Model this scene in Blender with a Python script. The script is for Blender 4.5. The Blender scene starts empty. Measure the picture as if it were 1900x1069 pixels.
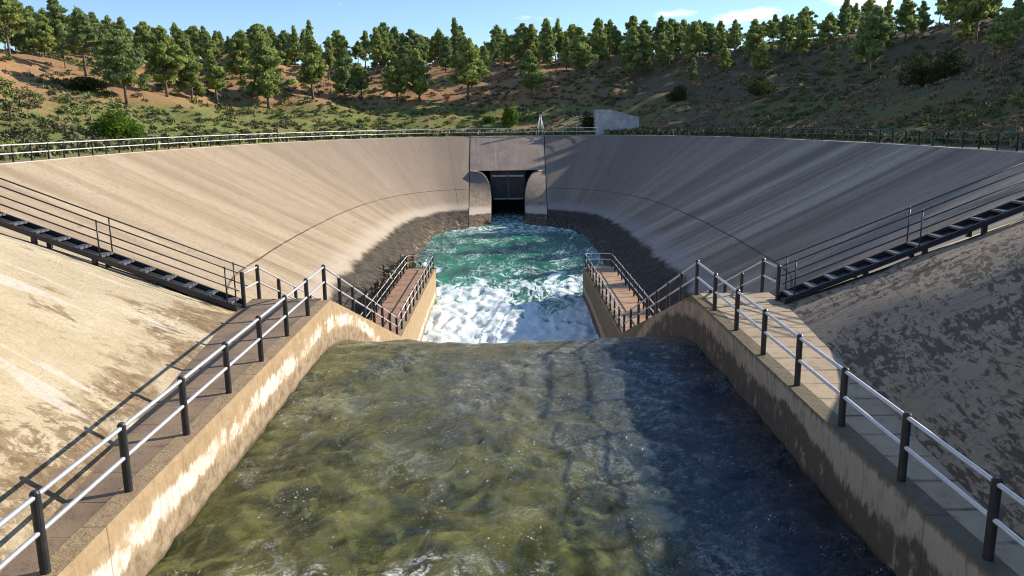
import bpy, bmesh, math, random
import numpy as np
from mathutils import Vector, Matrix, noise as mn

# ------------------------------------------------------------------ camera, sky, sun
SC = bpy.context.scene
COL = SC.collection
random.seed(7); rng = np.random.default_rng(7)
F_PX, PITCH, YAW, ROLL = 1500.0, .2035, .0042, -.012
cd = bpy.data.cameras.new('camera'); cam = bpy.data.objects.new('camera', cd); COL.objects.link(cam)
fwd = Vector((math.sin(YAW)*math.cos(PITCH), math.cos(YAW)*math.cos(PITCH), -math.sin(PITCH)))
rt = Vector((math.cos(YAW), -math.sin(YAW), 0)); up = rt.cross(fwd)
rt2 = math.cos(ROLL)*rt + math.sin(ROLL)*up; up2 = -math.sin(ROLL)*rt + math.cos(ROLL)*up
M = Matrix((rt2, up2, -fwd)).transposed().to_4x4(); M.translation = Vector((-.065, 0, 4.97)); cam.matrix_world = M
cd.sensor_width = 36; cd.lens = 36*F_PX/1900; cd.clip_start = .1; cd.clip_end = 4000
SC.camera = cam
SUN_AZ = math.radians(22); SUN_EL = math.radians(24.2)       # azimuth measured from +X towards +Y
SDIR = Vector((math.cos(SUN_AZ)*math.cos(SUN_EL), math.sin(SUN_AZ)*math.cos(SUN_EL), math.sin(SUN_EL)))
sl = bpy.data.lights.new('sun', 'SUN'); sl.energy = 5.0; sl.angle = math.radians(.55); sl.color = (1, .90, .76)
so = bpy.data.objects.new('sun', sl); COL.objects.link(so); so.rotation_euler = SDIR.to_track_quat('Z', 'Y').to_euler()
W = bpy.data.worlds.new('World'); SC.world = W; W.use_nodes = True
SC.view_settings.view_transform = 'Standard'; SC.view_settings.look = 'None'; SC.view_settings.exposure = .56; SC.view_settings.gamma = 1
SC.render.engine = 'CYCLES'; SC.cycles.pixel_filter_type = 'BLACKMAN_HARRIS'; SC.cycles.filter_width = 1.05

# ------------------------------------------------------------------ node helpers
class N:
    def __init__(s, nt): s.t = nt; s.n = nt.nodes; s.l = nt.links
    def put(s, node, i, v):
        if v is None: return
        sock = node.inputs[i]
        if isinstance(v, bpy.types.NodeSocket): s.l.new(v, sock)
        elif isinstance(v, (tuple, list)):
            sock.default_value = tuple(v) if len(v) == len(sock.default_value) else (*v, 1)
        else: sock.default_value = v
    def m(s, op, a, b=None, c=None, clamp=False):
        x = s.n.new('ShaderNodeMath'); x.operation = op; x.use_clamp = clamp
        s.put(x, 0, a); s.put(x, 1, b); s.put(x, 2, c); return x.outputs[0]
    def vm(s, op, a, b=None):
        x = s.n.new('ShaderNodeVectorMath'); x.operation = op; s.put(x, 0, a); s.put(x, 1, b)
        return x.outputs['Value'] if op in ('DOT_PRODUCT', 'DISTANCE', 'LENGTH') else x.outputs[0]
    def mix(s, f, a, b, mode='MIX'):
        x = s.n.new('ShaderNodeMix'); x.data_type = 'RGBA'; x.blend_type = mode; x.clamp_factor = True
        s.put(x, 0, f); s.put(x, 6, a); s.put(x, 7, b); return x.outputs[2]
    def noise(s, vec, scale=1, detail=4, rough=.6, dist=0, dim='3D'):
        x = s.n.new('ShaderNodeTexNoise'); x.noise_dimensions = dim
        s.put(x, 'Vector', vec); s.put(x, 'Scale', scale); s.put(x, 'Detail', detail); s.put(x, 'Roughness', rough); s.put(x, 'Distortion', dist)
        return x.outputs[0]
    def vor(s, vec, scale=1, feature='F1', rand=1):
        x = s.n.new('ShaderNodeTexVoronoi'); x.feature = feature
        s.put(x, 'Vector', vec); s.put(x, 'Scale', scale); s.put(x, 'Randomness', rand); return x.outputs[0]
    def map(s, vec, scale=(1, 1, 1), loc=(0, 0, 0), rot=(0, 0, 0)):
        x = s.n.new('ShaderNodeMapping'); s.put(x, 'Vector', vec); s.put(x, 'Scale', scale); s.put(x, 'Location', loc); s.put(x, 'Rotation', rot); return x.outputs[0]
    def ss(s, v, a, b, lo=0., hi=1.):      # smooth step
        x = s.n.new('ShaderNodeMapRange'); x.interpolation_type = 'SMOOTHSTEP'
        s.put(x, 0, v); s.put(x, 1, a); s.put(x, 2, b); s.put(x, 3, lo); s.put(x, 4, hi); return x.outputs[0]
    def ramp(s, v, stops):
        x = s.n.new('ShaderNodeValToRGB'); s.put(x, 0, v); e = x.color_ramp.elements
        while len(e) < len(stops): e.new(.5)
        for k, (p, c) in enumerate(stops): e[k].position = p; e[k].color = (*c, 1)
        return x.outputs[0]
    def geo(s): return s.n.new('ShaderNodeNewGeometry').outputs['Position']
    def objc(s): return s.n.new('ShaderNodeTexCoord').outputs['Object']
    def uv(s): return s.n.new('ShaderNodeTexCoord').outputs['UV']
    def sep(s, v):
        x = s.n.new('ShaderNodeSeparateXYZ'); s.put(x, 0, v); return x.outputs
    def comb(s, a, b, c=0):
        x = s.n.new('ShaderNodeCombineXYZ'); s.put(x, 0, a); s.put(x, 1, b); s.put(x, 2, c); return x.outputs[0]
    def attr(s, name):
        x = s.n.new('ShaderNodeAttribute'); x.attribute_name = name; return x.outputs
    def bump(s, h, strength=.5, dist=.05, normal=None):
        x = s.n.new('ShaderNodeBump'); s.put(x, 'Height', h); s.put(x, 'Strength', strength); s.put(x, 'Distance', dist)
        if normal is not None: s.put(x, 'Normal', normal)
        return x.outputs[0]

def mat(name):
    m = bpy.data.materials.new(name); m.use_nodes = True
    k = N(m.node_tree); b = m.node_tree.nodes['Principled BSDF']
    return m, k, b
def setp(k, b, **kw):
    for n, v in kw.items(): k.put(b, n.replace('_', ' '), v)

# ------------------------------------------------------------------ sky with a few clouds
def build_sky():
    k = N(W.node_tree); nd = W.node_tree.nodes; bg = nd['Background']
    sky = nd.new('ShaderNodeTexSky'); sky.sky_type = 'NISHITA'; sky.sun_disc = False
    sky.sun_elevation = SUN_EL; sky.sun_rotation = math.pi/2 - SUN_AZ
    sky.air_density = 1.0; sky.dust_density = .1; sky.ozone_density = 3.5; sky.altitude = 1500
    d = nd.new('ShaderNodeTexCoord').outputs['Generated']
    x, y, z = k.sep(d)[:3]
    az = k.m('ARCTAN2', x, y); el = k.m('ARCSINE', z)
    v = k.comb(k.m('MULTIPLY', az, 14.), k.m('MULTIPLY', el, 40.))
    n1 = k.noise(v, 1.6, 6, .62)
    tot = None
    for (a, e, ra, re, w) in ((.235, .152, .085, .012, 1), (.36, .150, .06, .012, 1), (.405, .126, .055, .016, 1.), (.285, .113, .05, .011, .9),
                              (.045, .118, .035, .005, .55), (.075, .142, .012, .004, .6), (.20, .119, .03, .008, .6), (.43, .150, .12, .008, .75),
                              (-.6, .35, .4, .10, 1), (.9, .5, .5, .14, 1), (1.9, .3, .6, .1, 1), (-1.9, .35, .6, .1, 1), (.2, .8, .6, .2, .9)):
        dx = k.m('DIVIDE', k.m('SUBTRACT', az, a), ra); dy = k.m('DIVIDE', k.m('SUBTRACT', el, e), re)
        r = k.m('SQRT', k.m('ADD', k.m('MULTIPLY', dx, dx), k.m('MULTIPLY', dy, dy)))
        g = k.m('MULTIPLY', k.m('SUBTRACT', 1.25, r, clamp=True), w)
        tot = g if tot is None else k.m('MAXIMUM', tot, g)
    c = k.ss(k.m('ADD', tot, k.m('MULTIPLY', k.m('SUBTRACT', n1, .5), 1.9)), .30, .95)
    cc = k.mix(k.ss(n1, .35, .7), (6.2, 6.9, 8.2), (9.2, 9.1, 9.0))
    out = k.mix(k.m('MULTIPLY', c, .92), sky.outputs[0], cc)
    k.put(bg, 0, out); bg.inputs[1].default_value = .128
build_sky()

# ------------------------------------------------------------------ object helpers
def tag(o, label=None, cat=None, group=None, kind=None):
    if label: o['label'] = label
    if cat: o['category'] = cat
    if group: o['group'] = group
    if kind: o['kind'] = kind
    return o
def empty(name, label, cat, loc=(0, 0, 0), group=None):
    o = bpy.data.objects.new(name, None); COL.objects.link(o); o.location = loc; o.empty_display_size = .3
    return tag(o, label, cat, group)
def link(name, me, m, parent=None):
    o = bpy.data.objects.new(name, me); COL.objects.link(o)
    if m is not None and not me.materials: me.materials.append(m)
    if parent is not None:
        o.parent = parent; o.location = -Vector(parent.location)      # meshes are in world coordinates
    return o
def mesh(name, V, Fc, smooth=False):
    me = bpy.data.meshes.new(name); me.from_pydata([tuple(map(float, v)) for v in V], [], [tuple(map(int, f)) for f in Fc]); me.update()
    if smooth: me.polygons.foreach_set('use_smooth', [True]*len(me.polygons))
    return me
class MB:
    def __init__(s): s.V = []; s.F = []
    def add(s, V, F):
        o = len(s.V); s.V += [tuple(v) for v in V]; s.F += [tuple(i+o for i in f) for f in F]; return s
    def hexa(s, a, b):       # a: four lower corners (ccw from above), b: four upper corners
        return s.add(list(a)+list(b), [(3, 2, 1, 0), (4, 5, 6, 7), (0, 1, 5, 4), (1, 2, 6, 5), (2, 3, 7, 6), (3, 0, 4, 7)])
    def box(s, x0, x1, y0, y1, z0, z1):
        q = [(x0, y0), (x1, y0), (x1, y1), (x0, y1)]
        return s.hexa([(x, y, z0) for x, y in q], [(x, y, z1) for x, y in q])
    def tube(s, P, r, n=8, caps=True, r1=None):
        P = [Vector(p) for p in P]; r1 = r if r1 is None else r1; o = len(s.V); L = len(P)
        prev = None
        for i, p in enumerate(P):
            t = (P[min(i+1, L-1)]-P[max(i-1, 0)]).normalized()
            if prev is None:
                a = Vector((0, 0, 1)) if abs(t.z) < .9 else Vector((1, 0, 0))
                u = t.cross(a).normalized()
            else: u = (prev - t*prev.dot(t)).normalized()
            prev = u; w = t.cross(u); rr = r+(r1-r)*i/max(1, L-1)
            for j in range(n):
                a = 2*math.pi*j/n; s.V.append(tuple(p+u*math.cos(a)*rr+w*math.sin(a)*rr))
        for i in range(L-1):
            for j in range(n):
                s.F.append((o+i*n+j, o+i*n+(j+1) % n, o+(i+1)*n+(j+1) % n, o+(i+1)*n+j))
        if caps:
            s.F.append(tuple(o+j for j in reversed(range(n)))); s.F.append(tuple(o+(L-1)*n+j for j in range(n)))
        return s
    def build(s, name, m, parent=None, smooth=False, bevel=0):
        me = mesh(name, s.V, s.F, smooth)
        bm = bmesh.new(); bm.from_mesh(me)
        bmesh.ops.recalc_face_normals(bm, faces=bm.faces); bm.to_mesh(me); bm.free()
        o = link(name, me, m, parent)
        if bevel:
            bv = o.modifiers.new('bevel', 'BEVEL'); bv.width = bevel; bv.segments = 2; bv.limit_method = 'ANGLE'
        return o
def grid(nu, nv, fn, name, m, parent=None, uv=None, smooth=True, attrs=None, flip=False):
    V = []; UV = []
    for i in range(nu):
        for j in range(nv):
            V.append(fn(i, j))
            if uv: UV.append(uv(i, j))
    Fc = [(i*nv+j, (i+1)*nv+j, (i+1)*nv+j+1, i*nv+j+1) for i in range(nu-1) for j in range(nv-1)]
    if flip: Fc = [f[::-1] for f in Fc]
    me = mesh(name, V, Fc, smooth)
    if uv:
        l = me.uv_layers.new(name='UVMap'); idx = np.zeros(len(me.loops), int); me.loops.foreach_get('vertex_index', idx)
        l.data.foreach_set('uv', np.array(UV, float)[idx].ravel())
    return link(name, me, m, parent)
def fbm(x, y, z=0., o=4, H=.55):
    return sum(mn.noise(Vector((x*2**i, y*2**i, z+i*7.3)))*H**i for i in range(o))

# ------------------------------------------------------------------ shape of the place
RZ = 2.95; WZ = -7.3                                                 # rim level, basin water level; walkway is z = 0, metres
def toeX(Y): return max(5.75, 4.88+.12*Y)                            # outer edge of the walkways
def nearRim(Y): return toeX(Y)+(3.0+.133*max(0, Y-10)**1.5)
PAIRS = [((15.6, 21.4), (7.42, 21.75, 0)), ((20.6, 27), (7.3, 29.5, -2.9)), ((25.6, 34), (7.3, 36.5, -5.6)), ((28.2, 42), (7.6, 43.5, -7.1)),
         ((28.8, 52), (8.1, 53, WZ)), ((29.0, 62), (8.3, 63, WZ)), ((28.4, 72), (8.45, 73, WZ)), ((26.8, 85), (8.4, 81.5, WZ)),
         ((23.4, 98), (8.1, 87.5, WZ)), ((18.6, 107.5), (7.4, 91, WZ)), ((12, 114.3), (6.3, 93.2, WZ)), ((5.25, 117), (4.65, 94.3, WZ))]
def catmull(P, n):
    P = [np.array(p, float) for p in P]; out = []
    Q = [2*P[0]-P[1]]+P+[2*P[-1]-P[-2]]
    for i in range(1, len(Q)-2):
        for t in np.arange(n)/n:
            a, b, c, d = Q[i-1:i+3]
            out.append(.5*((2*b)+(c-a)*t+(2*a-5*b+4*c-d)*t*t+(3*b-a-3*c+d)*t**3))
    out.append(P[-1]); return np.array(out)
RIMC = catmull([p[0] for p in PAIRS], 14); TOEC = catmull([p[1] for p in PAIRS], 14)
near = [(nearRim(Y), Y) for Y in np.arange(-60, 20.6, 2.)]
HALF = np.array(near+[tuple(p) for p in RIMC])
FULL = np.vstack([HALF*[-1, 1], HALF[::-1]])                          # left near -> round the back -> right near
def rim_dist(X, Y):
    P = np.stack([X, Y], -1)[..., None, :]; A = FULL[:-1]; D = FULL[1:]-A
    t = np.clip(((P-A)*D).sum(-1)/(D*D).sum(-1), 0, 1); d = np.sqrt((((A+t[..., None]*D)-P)**2).sum(-1)).min(-1)
    inside = np.abs(X) < np.interp(Y, HALF[:, 1], HALF[:, 0], right=0); inside &= Y < 117.3
    return np.where(inside, -d, d)
def hill(X, Y):
    X = np.asarray(X, float); Y = np.asarray(Y, float); d = rim_dist(X, Y)
    a = np.clip(X/73, -1, 1); zp = np.where(a < 0, 15.9+a*.6, 15.9+a*2.6)-RZ
    zp = zp*np.clip((Y+40)/75, .45, 1)
    s = np.clip((d-4.5)/42, 0, 1); prof = .25*s+.75*(s*s*(3-2*s)); prof = prof*.55+.45*s
    ripple = .5*np.sin(X*.11+1.3)*np.sin(Y*.09)+.35*np.sin(X*.23+Y*.17)
    far = np.clip((d-80)/120, 0, 1)
    return RZ-.5+.62*np.clip((d-2)/3, 0, 1)+zp*prof+ripple*s*1.1-far*9

# ------------------------------------------------------------------ materials
def lining_mat(name, side):
    m, k, b = mat(name); u, v, _ = k.sep(k.uv())[:3]; P = k.geo(); z = k.sep(P)[2]
    st = lambda su, sv, sc, det=4, loc=0.: k.noise(k.comb(k.m('MULTIPLY', u, su), k.m('MULTIPLY', v, sv), loc), sc, det, .62)
    s1 = st(1, .035, .42, 5, 3.+side); s2 = st(1, .09, .95, 5, 8.); s3 = st(1, .012, .16, 3, 20.+side*5)
    br1 = k.noise(k.comb(k.m('MULTIPLY', u, .5), k.m('MULTIPLY', v, .12), 31.), .5, 4, .6)
    blot = k.noise(k.comb(u, k.m('MULTIPLY', v, .4), 3.), .3, 6, .65); fine = k.noise(P, 7, 5, .7)
    if side < 0:
        c = k.mix(k.ss(k.m('ADD', k.m('MULTIPLY', s1, .6), k.m('MULTIPLY', blot, .4)), .38, .60), (.335, .255, .165), (.475, .385, .265))
        c = k.mix(k.m('MULTIPLY', k.m('MULTIPLY', k.ss(s2, .57, .72), k.ss(br1, .42, .6)), .6), c, (.62, .545, .41))
        c = k.mix(k.m('MULTIPLY', k.ss(s3, .5, .66), .30), c, (.28, .205, .14))
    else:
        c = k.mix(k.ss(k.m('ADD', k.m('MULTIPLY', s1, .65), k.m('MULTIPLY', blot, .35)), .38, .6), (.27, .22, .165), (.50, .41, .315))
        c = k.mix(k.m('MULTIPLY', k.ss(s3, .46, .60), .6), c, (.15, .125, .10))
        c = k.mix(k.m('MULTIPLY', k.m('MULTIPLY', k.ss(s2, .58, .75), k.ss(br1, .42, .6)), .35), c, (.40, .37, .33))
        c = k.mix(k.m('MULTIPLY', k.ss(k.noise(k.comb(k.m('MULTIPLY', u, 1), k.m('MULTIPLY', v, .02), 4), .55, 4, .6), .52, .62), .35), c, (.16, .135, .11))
    # towards the tunnel the concrete is greyer and browner
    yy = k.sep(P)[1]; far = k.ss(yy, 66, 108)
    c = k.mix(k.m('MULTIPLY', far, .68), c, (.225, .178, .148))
    c = k.mix(k.m('MULTIPLY', k.ss(blot, .55, .72), .35), c, (.20, .155, .11))
    c = k.mix(k.m('MULTIPLY', k.ss(fine, .46, .68), .5), c, (.16, .13, .10)); c = k.mix(k.ss(k.noise(P, 2.1, 7, .8), .50, .66, 0, .34), c, (.19, .15, .11))
    # construction joints: one contour joint half way, butt joints below and above it
    jz = k.m('ABSOLUTE', k.m('SUBTRACT', k.m('ADD', z, k.m('MULTIPLY', k.m('SUBTRACT', fine, .5), .08)), -3.4))
    j1 = k.m('MULTIPLY', k.ss(jz, .016, .034, 1, 0), k.ss(k.noise(P, .8, 4, .7), .36, .5, .55, 1))
    low = k.m('LESS_THAN', z, -3.4)
    fr = k.m('ABSOLUTE', k.m('SUBTRACT', k.m('FRACT', k.m('DIVIDE', k.m('ADD', u, 3.2), 9.6)), .5))
    j2 = k.m('MULTIPLY', k.ss(fr, .003, .006, 1, 0), k.m('ADD', k.m('MULTIPLY', low, .75), .22))
    c = k.mix(k.m('MULTIPLY', k.m('MAXIMUM', j1, j2), .85), c, (.04, .035, .025))
    # each cast panel has its own tone, with short rust-brown runs and hairline cracks
    pn = k.n.new('ShaderNodeTexWhiteNoise'); pn.noise_dimensions = '2D'; k.put(pn, 0, k.comb(k.m('FLOOR', k.m('ADD', k.m('DIVIDE', k.m('ADD', u, 3.2), 4.8), .5)), low))
    c = k.mix(k.m('MULTIPLY', pn.outputs[0], .22), c, (.22, .16, .11))
    run = k.ss(k.noise(k.comb(k.m('MULTIPLY', u, 3.), k.m('MULTIPLY', v, .22), 77.), 1., 5, .7), .60, .72); c = k.mix(k.m('MULTIPLY', run, .4), c, (.20, .135, .085))
    ck = k.ss(k.vor(k.vm('ADD', P, k.vm('MULTIPLY', k.comb(blot, fine, 0), (3, 3, 0))), .16, 'DISTANCE_TO_EDGE'), .0, .008, 1, 0); c = k.mix(k.m('MULTIPLY', ck, k.ss(blot, .48, .6, 0, .55)), c, (.06, .045, .03))
    # high-water mark: pale lime line over a dark, slimy band
    zn = k.m('ADD', z, k.m('MULTIPLY', k.m('SUBTRACT', k.noise(P, .3, 8, .66), .5), 1.1))
    c = k.mix(k.m('MULTIPLY', k.m('MULTIPLY', k.ss(zn, -5.75, -5.35), k.ss(zn, -5.3, -4.5, 1, 0)), .6), c, (.52, .44, .36) if side < 0 else (.34, .32, .31))
    wet = k.ss(zn, -5.75, -5.45, 1, 0)
    dk = k.mix(k.ss(k.noise(P, 1.6, 7, .8), .38, .62), (.025, .027, .02), (.115, .088, .066) if side < 0 else (.075, .06, .048))
    sp = k.m('MULTIPLY', k.ss(k.noise(k.map(P, (1.6, .9, 1.6)), 1.5, 6, .85), .53, .63), k.ss(zn, -6.9, -6.2, 1, .3))
    low2 = k.ss(zn, -7.2, -6.2, 1, .25)
    dk = k.mix(k.m('MULTIPLY', sp, low2), dk, (.55, .42, .28) if side < 0 else (.30, .26, .22))
    c = k.mix(wet, c, dk)
    h = k.m('ADD', k.m('MULTIPLY', s2, .6), k.m('ADD', k.m('MULTIPLY', fine, .5), k.m('MULTIPLY', k.m('MULTIPLY', wet, sp), 2.)))
    h = k.m('SUBTRACT', h, k.m('MAXIMUM', j1, j2))
    setp(k, b, Base_Color=c, Roughness=.88, Specular_IOR_Level=.25, Normal=k.bump(h, .5, .06)); return m

def near_slope_mat(name, side):
    m, k, b = mat(name); u, v, _ = k.sep(k.uv())[:3]; P = k.geo()
    w = k.comb(k.m('ADD', k.m('MULTIPLY', u, 1.), k.m('MULTIPLY', v, .35)), k.m('MULTIPLY', v, .60), 0)
    n1 = k.noise(w, 1.15, 9, .72, .5); n2 = k.noise(w, .35, 5, .6, .3); n3 = k.noise(w, 4.2, 8, .78, .6); fine = k.noise(P, 14, 6, .75)
    if side < 0:
        c = k.mix(k.ss(n2, .38, .62), (.60, .515, .355), (.52, .43, .285))
        toe = k.ss(v, .2, 2.6, .9, -.4); reg = k.noise(k.comb(u, v, 5), .42, 4, .6)
        c = k.mix(k.m('MULTIPLY', k.ss(k.m('ADD', n1, k.m('MULTIPLY', toe, .07)), .50, .57), k.ss(k.m('ADD', reg, k.m('MULTIPLY', toe, .08)), .46, .58, .06, .95)), c, (.31, .225, .135))
        c = k.mix(k.m('MULTIPLY', k.ss(k.m('ADD', n3, k.m('MULTIPLY', toe, .08)), .53, .60), k.ss(k.m('ADD', reg, k.m('MULTIPLY', toe, .08)), .47, .58, .12, .8)), c, (.185, .13, .075)); c = k.mix(k.m('MULTIPLY', k.ss(k.noise(w, 11, 6, .8, .4), .56, .66), k.ss(reg, .44, .56, .1, .55)), c, (.22, .165, .10))
        # grey-white render patches
        wv = k.noise(k.comb(k.m('ADD', u, k.m('MULTIPLY', v, .2)), k.m('MULTIPLY', v, .16), 9), 1.3, 3, .5)
        c = k.mix(k.m('MULTIPLY', k.ss(wv, .60, .64), .8), c, (.63, .58, .50))
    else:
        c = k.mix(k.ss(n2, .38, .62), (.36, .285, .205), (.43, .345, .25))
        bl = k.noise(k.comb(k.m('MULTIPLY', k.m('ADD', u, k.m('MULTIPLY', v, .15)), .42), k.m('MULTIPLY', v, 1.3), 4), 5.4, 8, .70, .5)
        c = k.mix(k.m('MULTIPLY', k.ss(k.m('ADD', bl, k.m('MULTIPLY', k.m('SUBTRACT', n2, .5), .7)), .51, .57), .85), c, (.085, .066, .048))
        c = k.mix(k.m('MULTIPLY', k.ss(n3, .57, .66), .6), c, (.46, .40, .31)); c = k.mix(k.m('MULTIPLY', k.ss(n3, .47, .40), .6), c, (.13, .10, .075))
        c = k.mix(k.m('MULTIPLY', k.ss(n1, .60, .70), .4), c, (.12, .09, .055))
    bx = k.m('ABSOLUTE', k.m('SUBTRACT', k.m('FRACT', k.m('DIVIDE', u, 4.)), .5))
    by = k.m('ABSOLUTE', k.m('SUBTRACT', k.m('FRACT', k.m('DIVIDE', k.m('ADD', v, k.m('MULTIPLY', n1, .05)), .62)), .5))
    j = k.m('MAXIMUM', k.ss(bx, .0005, .001, .01, 0), k.m('MULTIPLY', k.ss(by, .015, .04, 1, 0), k.ss(n3, .42, .6)))
    c = k.mix(k.m('MULTIPLY', k.m('MULTIPLY', j, k.ss(n1, .5, .62)), .25), c, (.14, .10, .065))
    c = k.mix(k.m('MULTIPLY', k.ss(fine, .5, .72), .35), c, (.2, .15, .10))
    h = k.m('ADD', k.m('MULTIPLY', n3, 1.2), k.m('ADD', k.m('MULTIPLY', n1, 1.), k.m('MULTIPLY', fine, .35)))
    h = k.m('SUBTRACT', h, k.m('MULTIPLY', j, .06))
    setp(k, b, Base_Color=c, Roughness=.92, Specular_IOR_Level=.2, Normal=k.bump(h, .9, .07)); return m

def wall_mat(name, side):      # water side of the channel walls; attribute "wet" is the height above the running water
    m, k, b = mat(name); P = k.geo(); x, y, z = k.sep(P)[:3]; hw = k.attr('wet')[2]
    n = k.noise(P, 1.6, 7, .68); n2 = k.noise(k.map(P, (1, 1, .25)), 5, 6, .75); n3 = k.noise(k.map(P, (2, 2, .5)), 1.4, 6, .7, .4); fine = k.noise(P, 22, 5, .7)
    if side < 0:
        c = k.mix(k.ss(n, .35, .65), (.33, .235, .135), (.43, .325, .20))
        c = k.mix(k.ss(n2, .5, .68, 0, .55), c, (.25, .165, .085))
        hh = k.m('ADD', hw, k.m('MULTIPLY', k.m('SUBTRACT', n3, .5), .55)); hh = k.m('ADD', hh, k.m('MULTIPLY', k.m('SUBTRACT', n2, .5), .45))
        band = k.m('MULTIPLY', k.ss(hh, .50, .60), k.ss(hh, .84, .96, 1, 0))
        brk = k.m('MULTIPLY', k.ss(k.noise(k.map(P, (1, .6, 1)), 1.6, 6, .7), .40, .56), k.ss(k.noise(k.map(P, (4, 4, .5)), 3, 5, .75), .3, .55, .35, 1))
        c = k.mix(k.m('MULTIPLY', band, k.m('MULTIPLY', brk, .92)), c, (.74, .68, .60))
        low = k.ss(hh, .38, .60, 1, 0); c = k.mix(k.m('MULTIPLY', low, .85), c, k.mix(k.ss(k.noise(P, 3.5, 6, .75), .38, .62), (.16, .115, .07), (.34, .27, .19))); c = k.mix(k.m('MULTIPLY', k.ss(n, .5, .62), k.ss(hh, .9, 1.1, 0, .45)), c, (.22, .15, .08))
        sc = k.ss(k.noise(k.map(P, (1, 2.4, 1)), 6, 5, .75), .60, .68); c = k.mix(k.m('MULTIPLY', sc, k.m('MULTIPLY', low, .55)), c, (.68, .55, .38))
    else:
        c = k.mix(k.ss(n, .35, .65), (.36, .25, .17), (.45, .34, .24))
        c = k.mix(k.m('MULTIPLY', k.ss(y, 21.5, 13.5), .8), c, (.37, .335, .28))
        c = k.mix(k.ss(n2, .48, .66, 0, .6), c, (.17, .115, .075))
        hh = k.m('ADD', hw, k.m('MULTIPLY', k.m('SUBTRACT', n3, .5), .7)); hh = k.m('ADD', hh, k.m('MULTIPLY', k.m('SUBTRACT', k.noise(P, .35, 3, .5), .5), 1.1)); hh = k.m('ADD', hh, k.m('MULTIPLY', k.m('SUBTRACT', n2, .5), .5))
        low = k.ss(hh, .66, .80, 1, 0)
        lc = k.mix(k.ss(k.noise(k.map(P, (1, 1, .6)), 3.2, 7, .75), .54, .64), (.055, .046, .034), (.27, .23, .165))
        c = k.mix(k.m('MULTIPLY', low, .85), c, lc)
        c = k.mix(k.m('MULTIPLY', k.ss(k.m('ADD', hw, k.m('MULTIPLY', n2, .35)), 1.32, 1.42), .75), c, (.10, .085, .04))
    c = k.mix(k.ss(hw, .02, .14, .8, 0), c, (.07, .055, .025))
    c = k.mix(k.ss(fine, .52, .75, 0, .35), c, (.16, .11, .07))
    jt = k.m('ABSOLUTE', k.m('SUBTRACT', k.m('FRACT', k.m('DIVIDE', y, 6.3)), .5)); c = k.mix(k.ss(jt, .0012, .003, .5, 0), c, (.05, .04, .03))
    h = k.m('ADD', k.m('MULTIPLY', n3, 1.), k.m('ADD', k.m('MULTIPLY', n2, .7), k.m('MULTIPLY', fine, .3)))
    setp(k, b, Base_Color=c, Roughness=.85, Specular_IOR_Level=.25, Normal=k.bump(h, .8, .05)); return m

def deck_mat(name, c1, c2, dark, step=.9, jw=.022, wetness=0.):
    m, k, b = mat(name); P = k.geo(); x, y, z = k.sep(P)[:3]
    n = k.noise(P, .8, 6, .65, .3); n2 = k.noise(P, 3.2, 7, .75); fine = k.noise(P, 26, 5, .7)
    c = k.mix(k.ss(n, .36, .64), c1, c2); c = k.mix(k.ss(n2, .50, .68, 0, .65), c, dark)
    c = k.mix(k.ss(fine, .5, .72, 0, .35), c, dark)
    jy = k.m('ABSOLUTE', k.m('SUBTRACT', k.m('FRACT', k.m('DIVIDE', k.m('ADD', y, k.m('MULTIPLY', x, .03)), step)), .5))
    j = k.ss(jy, jw*.5/step, jw/step, 1, 0)
    j = k.m('MULTIPLY', j, k.ss(n, .34, .62, .15, 1.)); c = k.mix(k.m('MULTIPLY', j, .75), c, (.05, .04, .03))
    h = k.m('SUBTRACT', k.m('ADD', k.m('MULTIPLY', n2, .6), k.m('MULTIPLY', fine, .35)), k.m('MULTIPLY', j, 1.2))
    setp(k, b, Base_Color=c, Roughness=k.ss(n, .4, .65, .85, .85-wetness), Specular_IOR_Level=.3, Normal=k.bump(h, .6, .03)); return m

def simple(name, col, rough=.6, metal=0., var=.25, scale=8, dark=None, bump=.15, bd=.01):
    m, k, b = mat(name); P = k.geo(); n = k.noise(P, scale, 5, .7); n2 = k.noise(P, scale*5, 4, .7)
    d = dark or tuple(c*.55 for c in col)
    c = k.mix(k.ss(n, .42, .7, 0, var*2), col, d)
    setp(k, b, Base_Color=c, Roughness=k.ss(n2, .3, .7, rough-.1, min(1, rough+.1)), Metallic=metal, Normal=k.bump(n2, bump, bd)); return m

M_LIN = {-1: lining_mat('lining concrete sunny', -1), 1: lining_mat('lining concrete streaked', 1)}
M_NEAR = {-1: near_slope_mat('channel slope cream', -1), 1: near_slope_mat('channel slope mottled', 1)}
M_WALL = {-1: wall_mat('channel wall ochre', -1), 1: wall_mat('channel wall algae', 1)}
M_WALK = {-1: deck_mat('walkway brown', (.29, .21, .14), (.21, .15, .10), (.12, .085, .055), .95, .016, .3),
          1: deck_mat('walkway pale', (.47, .37, .25), (.40, .31, .21), (.23, .17, .11), .85, .05)}
M_DECK = {-1: deck_mat('pier deck red', (.44, .26, .165), (.37, .21, .13), (.24, .14, .09), 3.1, .05),
          1: deck_mat('pier deck buff', (.50, .35, .22), (.42, .25, .16), (.28, .18, .12), 1.25, .05)}
M_POST = simple('black post paint', (.018, .020, .024), .45, 0, .3, 5, (.05, .04, .03), .1)
M_RAIL = simple('galvanised pipe', (.60, .62, .65), .42, .35, .2, 6, (.40, .38, .36), .08)
M_RIMRAIL = simple('pale rim pipe', (.66, .67, .66), .45, .2, .2, 3)
M_DARKRAIL = simple('dark grey pipe', (.055, .065, .085), .45, .3, .3, 4)
M_STAIR = simple('stair steel', (.030, .032, .040), .5, .2, .3, 4, (.07, .05, .035))
M_TREAD = simple('stair tread grating', (.13, .13, .14), .6, .3, .4, 6)
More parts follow.
